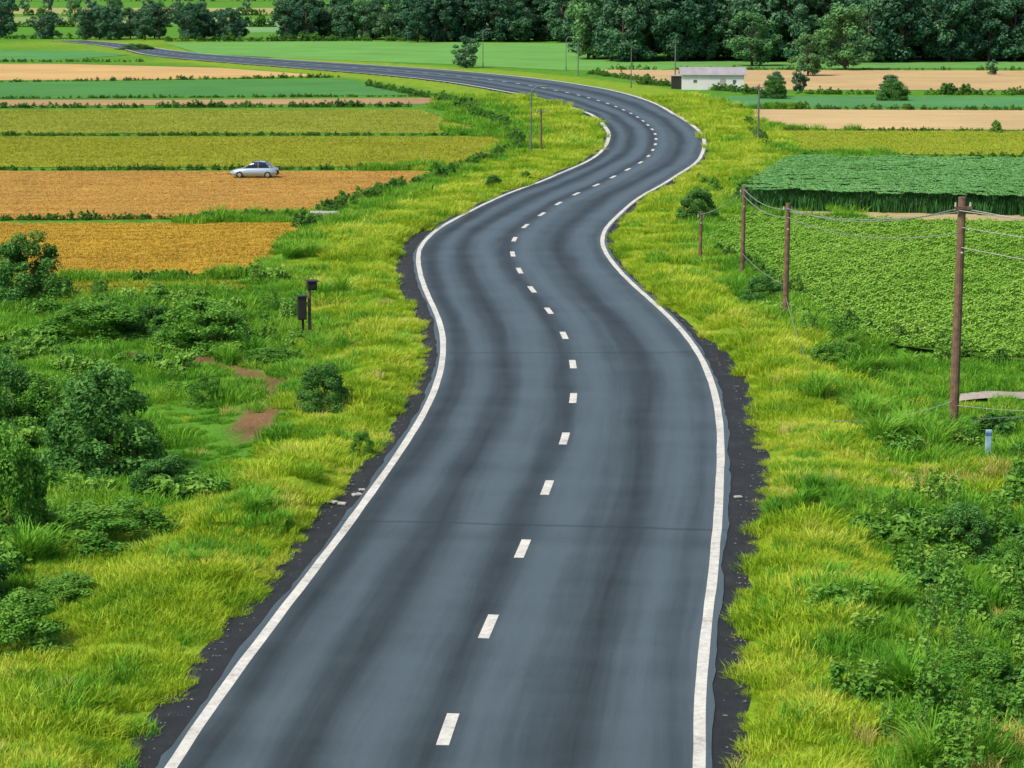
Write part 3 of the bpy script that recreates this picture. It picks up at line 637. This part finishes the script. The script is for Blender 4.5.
# ---------------- roadside camera cabinet
x,y=P(303,331); e=empty("roadside_camera",(x,y,gz1(x,y)),rz=.25)
mkobj("post",*tube_geo((0,0,-.1),(0,0,1.95),.07,.06,10),darkm,e); mkobj("mast",*tube_geo((.32,.1,-.1),(.32,.1,2.35),.085,.075,10),woodm,e)
bev(mkobj("cabinet",*box_geo((-.05,-.16,1.45),(.38,.26,1.0)),darkm,e),.03)
mkobj("cabinet_cap",*box_geo((-.05,-.16,1.985),(.44,.34,.05)),darkm,e)
bev(mkobj("camera_housing",*box_geo((.42,.02,2.42),(.42,.5,.38)),darkm,e),.05)
mkobj("hood",*box_geo((.42,-.05,2.64),(.50,.62,.04)),darkm,e); mkobj("lens",*tube_geo((.42,-.23,2.42),(.42,-.33,2.42),.10,.11,14),plain("lens_glass",(.02,.025,.03),.1),e)
mkobj("bracket",*box_geo((.16,.03,1.62),(.26,.06,.06)),steel,e)
# marker post
x,y=P(988,452); e=empty("marker_post",(x,y,gz1(x,y))); bev(mkobj("post",*box_geo((0,0,.42),(.2,.1,1.05)),plain("marker_paint",(.30,.46,.52),.5),e),.02); mkobj("band",*box_geo((0,0,.80),(.206,.106,.12)),plain("marker_band",(.08,.16,.30),.5),e)
# culvert / drain slabs
conc=plain("concrete_block",(.40,.38,.33),.9)
def slab(name,u,v,sx,sy,sz,rz=0):
    x,y=P(u,v); o=mkobj(name,*box_geo((0,0,0),(sx,sy,sz)),conc); o.location=(x,y,max(0.03,gz1(x,y))+sz*.3+.05); o.rotation_euler=(0.03,0.02,rz); bev(o,.03)
slab("concrete_culvert",325,219,1.9,.9,.5,.1)
slab("drain_slab",357,498,.30,.2,.08,.5);slab("drain_slab",342,507,.26,.16,.08,-.2);slab("drain_slab",362,493,.2,.12,.07,.1);slab("drain_slab",333,505,.2,.3,.07,.9)
slab("drain_slab",738,500,.25,.16,.06,.3)
# gravel stones on shoulders
stm=plain("stone",(.13,.125,.12),.9,var=.6,sc=3)
def stone(seed):
    r=np.random.default_rng(seed); v=[];
    for i in range(4):
        for j in range(6):
            ph=math.pi*(i+.5)/4; t=j/6*6.283; q=r.uniform(.7,1.15); v.append((q*math.sin(ph)*math.cos(t),q*math.sin(ph)*math.sin(t),q*.6*math.cos(ph)))
    f=[(i*6+j,i*6+(j+1)%6,(i+1)*6+(j+1)%6,(i+1)*6+j) for i in range(3) for j in range(6)]+[tuple(range(6))[::-1],tuple(range(18,24))]
    return mkobj("stone",v,f,stm,link=False)
stP=[stone(i) for i in range(3)]
i=rng.integers(0,int(420),2600); sd_=rng.choice([-1,1],2600); off=np.where(sd_>0,HW[i]+.42+rng.uniform(0,1,2600)**.7*(SHR[i]-.3),HW[i]+.42+rng.uniform(0,1,2600)**.7*(SHL[i]-.3))
q=C[i]+NR[i]*(sd_*off)[:,None]; k_=(q[:,1]>38); q=q[k_]
scat("gravel",q,stP,.012,.045,z=.055)
# ---------------- farm building
x,y=P(712,89); e=empty("white_barn",(x,y,0),rz=-.04); wallm=plain("white_render",(.70,.68,.66),.85,var=.06,sc=1.5)
m,n,b=newmat("roof_sheet"); fz=noise(n,1,4,worldpos(n,(1.0,.4,.4))); n.links.new(ramp(n,fz,[(.35,(.27,.255,.27)),(.65,(.35,.33,.34))]),b.inputs["Base Color"]); b.inputs["Roughness"].default_value=.8; roofm=m
L_,D_,H1,H2=9.0,5.5,2.2,3.1
hl=L_/2;hd=D_/2
V_=[(-hl,-hd,0),(hl,-hd,0),(hl,hd,0),(-hl,hd,0),(-hl,-hd,H1),(hl,-hd,H1),(hl,hd,H1),(-hl,hd,H1),(-hl,0,H2-.06),(hl,0,H2-.06)]
mkobj("walls",V_,[(0,1,5,4),(2,3,7,6),(1,2,6,9,5),(3,0,4,8,7)],wallm,e)
def roofs(sg):
    o=.35; a=(H2-H1)/hd; y1=sg*(hd+.3); z1=H1-.3*a
    v=[(-hl-o,0,H2),(hl+o,0,H2),(hl+o,y1,z1),(-hl-o,y1,z1)]; v+= [(p[0],p[1],p[2]+.09) for p in v]
    return v,[(0,1,2,3),(7,6,5,4),(0,4,5,1),(1,5,6,2),(2,6,7,3),(3,7,4,0)]
for sg in(-1,1): mkobj("roof",*roofs(sg),roofm,e)
mkobj("gable_door",*box_geo((-hl-.02,0,.9),(.08,2.4,1.8)),darkm,e)
mkobj("windows",*join_geo([box_geo((dx,-hd-.01,1.25),(.5,.06,.4)) for dx in(-2.6,3.1)]),plain("window_glass",(.12,.13,.14),.2),e)
mkobj("door",*box_geo((1.4,-hd-.01,.85),(.8,.06,1.55)),plain("door_paint",(.35,.33,.31),.6),e)
mkobj("lean_to",*box_geo((-hl-.75,.3,.95),(1.4,3.0,1.9)),darkm,e); mkobj("lean_to_roof",*box_geo((-hl-.8,.3,1.95),(1.5,3.3,.08)),roofm,e)
# ---------------- car
x,y=P(255,178); e=empty("parked_car",(x,y,.05),rz=math.pi-.05,sc=.84)
cp=plain("car_paint",(.38,.47,.56),.25,.3,var=.05); gl=plain("car_glass",(.012,.03,.06),.08,var=.1); tyre=plain("tyre",(.015,.015,.015),.85); hub=plain("wheel_hub",(.45,.46,.47),.35,.7)
def loft(secs,mat,name,sub=2):
    V_=[];Fc=[]
    for (X,a,b_,z0,z1) in secs:
        m_=(z0+z1)/2; V_+=[(X,-a*.92,z0),(X,-a,m_),(X,-b_,z1-.03),(X,-b_*.85,z1),(X,b_*.85,z1),(X,b_,z1-.03),(X,a,m_),(X,a*.92,z0)]
    k=8
    for i in range(len(secs)-1):
        for j in range(k): Fc.append((i*k+j,i*k+(j+1)%k,(i+1)*k+(j+1)%k,(i+1)*k+j))
    Fc.append(tuple(range(k))); Fc.append(tuple((len(secs)-1)*k+j for j in range(k))[::-1])
    return mkobj(name,V_,Fc,mat,e,smooth=True)
loft([(-2.18,.70,.62,.38,.70),(-2.08,.80,.72,.25,.88),(-1.5,.86,.78,.2,.95),(-.8,.87,.80,.2,.95),(.4,.87,.80,.2,.93),(.95,.87,.78,.2,.90),(1.6,.85,.74,.2,.80),(2.05,.78,.66,.25,.68),(2.18,.66,.55,.35,.58)],cp,"body")
loft([(-1.75,.66,.60,.88,.93),(-1.15,.78,.72,.88,1.42),(-.5,.80,.74,.88,1.50),(.15,.80,.72,.88,1.45),(1.0,.72,.66,.86,.91)],gl,"greenhouse")
loft([(-1.05,.56,.52,1.43,1.47),(-.5,.58,.54,1.50,1.54),(.05,.56,.52,1.45,1.49)],cp,"roof")
mkobj("pillars",*join_geo([tube_geo((-.45,sg*.81,.92),(-.45,sg*.75,1.46),.025,.025,6) for sg in(-1,1)]+[tube_geo((.95,sg*.72,.90),(.15,sg*.72,1.43),.03,.03,6) for sg in(-1,1)]+[tube_geo((-1.7,sg*.66,.92),(-1.15,sg*.72,1.40),.04,.03,6) for sg in(-1,1)]),cp,e)
mkobj("tyres",*join_geo([tube_geo((wx,sg*.66,.31),(wx,sg*.89,.31),.31,.31,20) for wx in(-1.33,1.33) for sg in(-1,1)]),tyre,e)
mkobj("hubs",*join_geo([tube_geo((wx,sg*.88,.31),(wx,sg*.905,.31),.19,.17,14) for wx in(-1.33,1.33) for sg in(-1,1)]),hub,e)
mkobj("headlamps",*join_geo([box_geo((2.10,sg*.58,.60),(.12,.3,.12)) for sg in(-1,1)]),whitem,e)
mkobj("tail_lamps",*join_geo([box_geo((-2.12,sg*.60,.74),(.12,.26,.14)) for sg in(-1,1)]),plain("tail_red",(.4,.02,.02),.3),e)
mkobj("bumpers",*join_geo([box_geo((sg*2.16,0,.36),(.1,1.35,.16)) for sg in(-1,1)]),darkm,e)
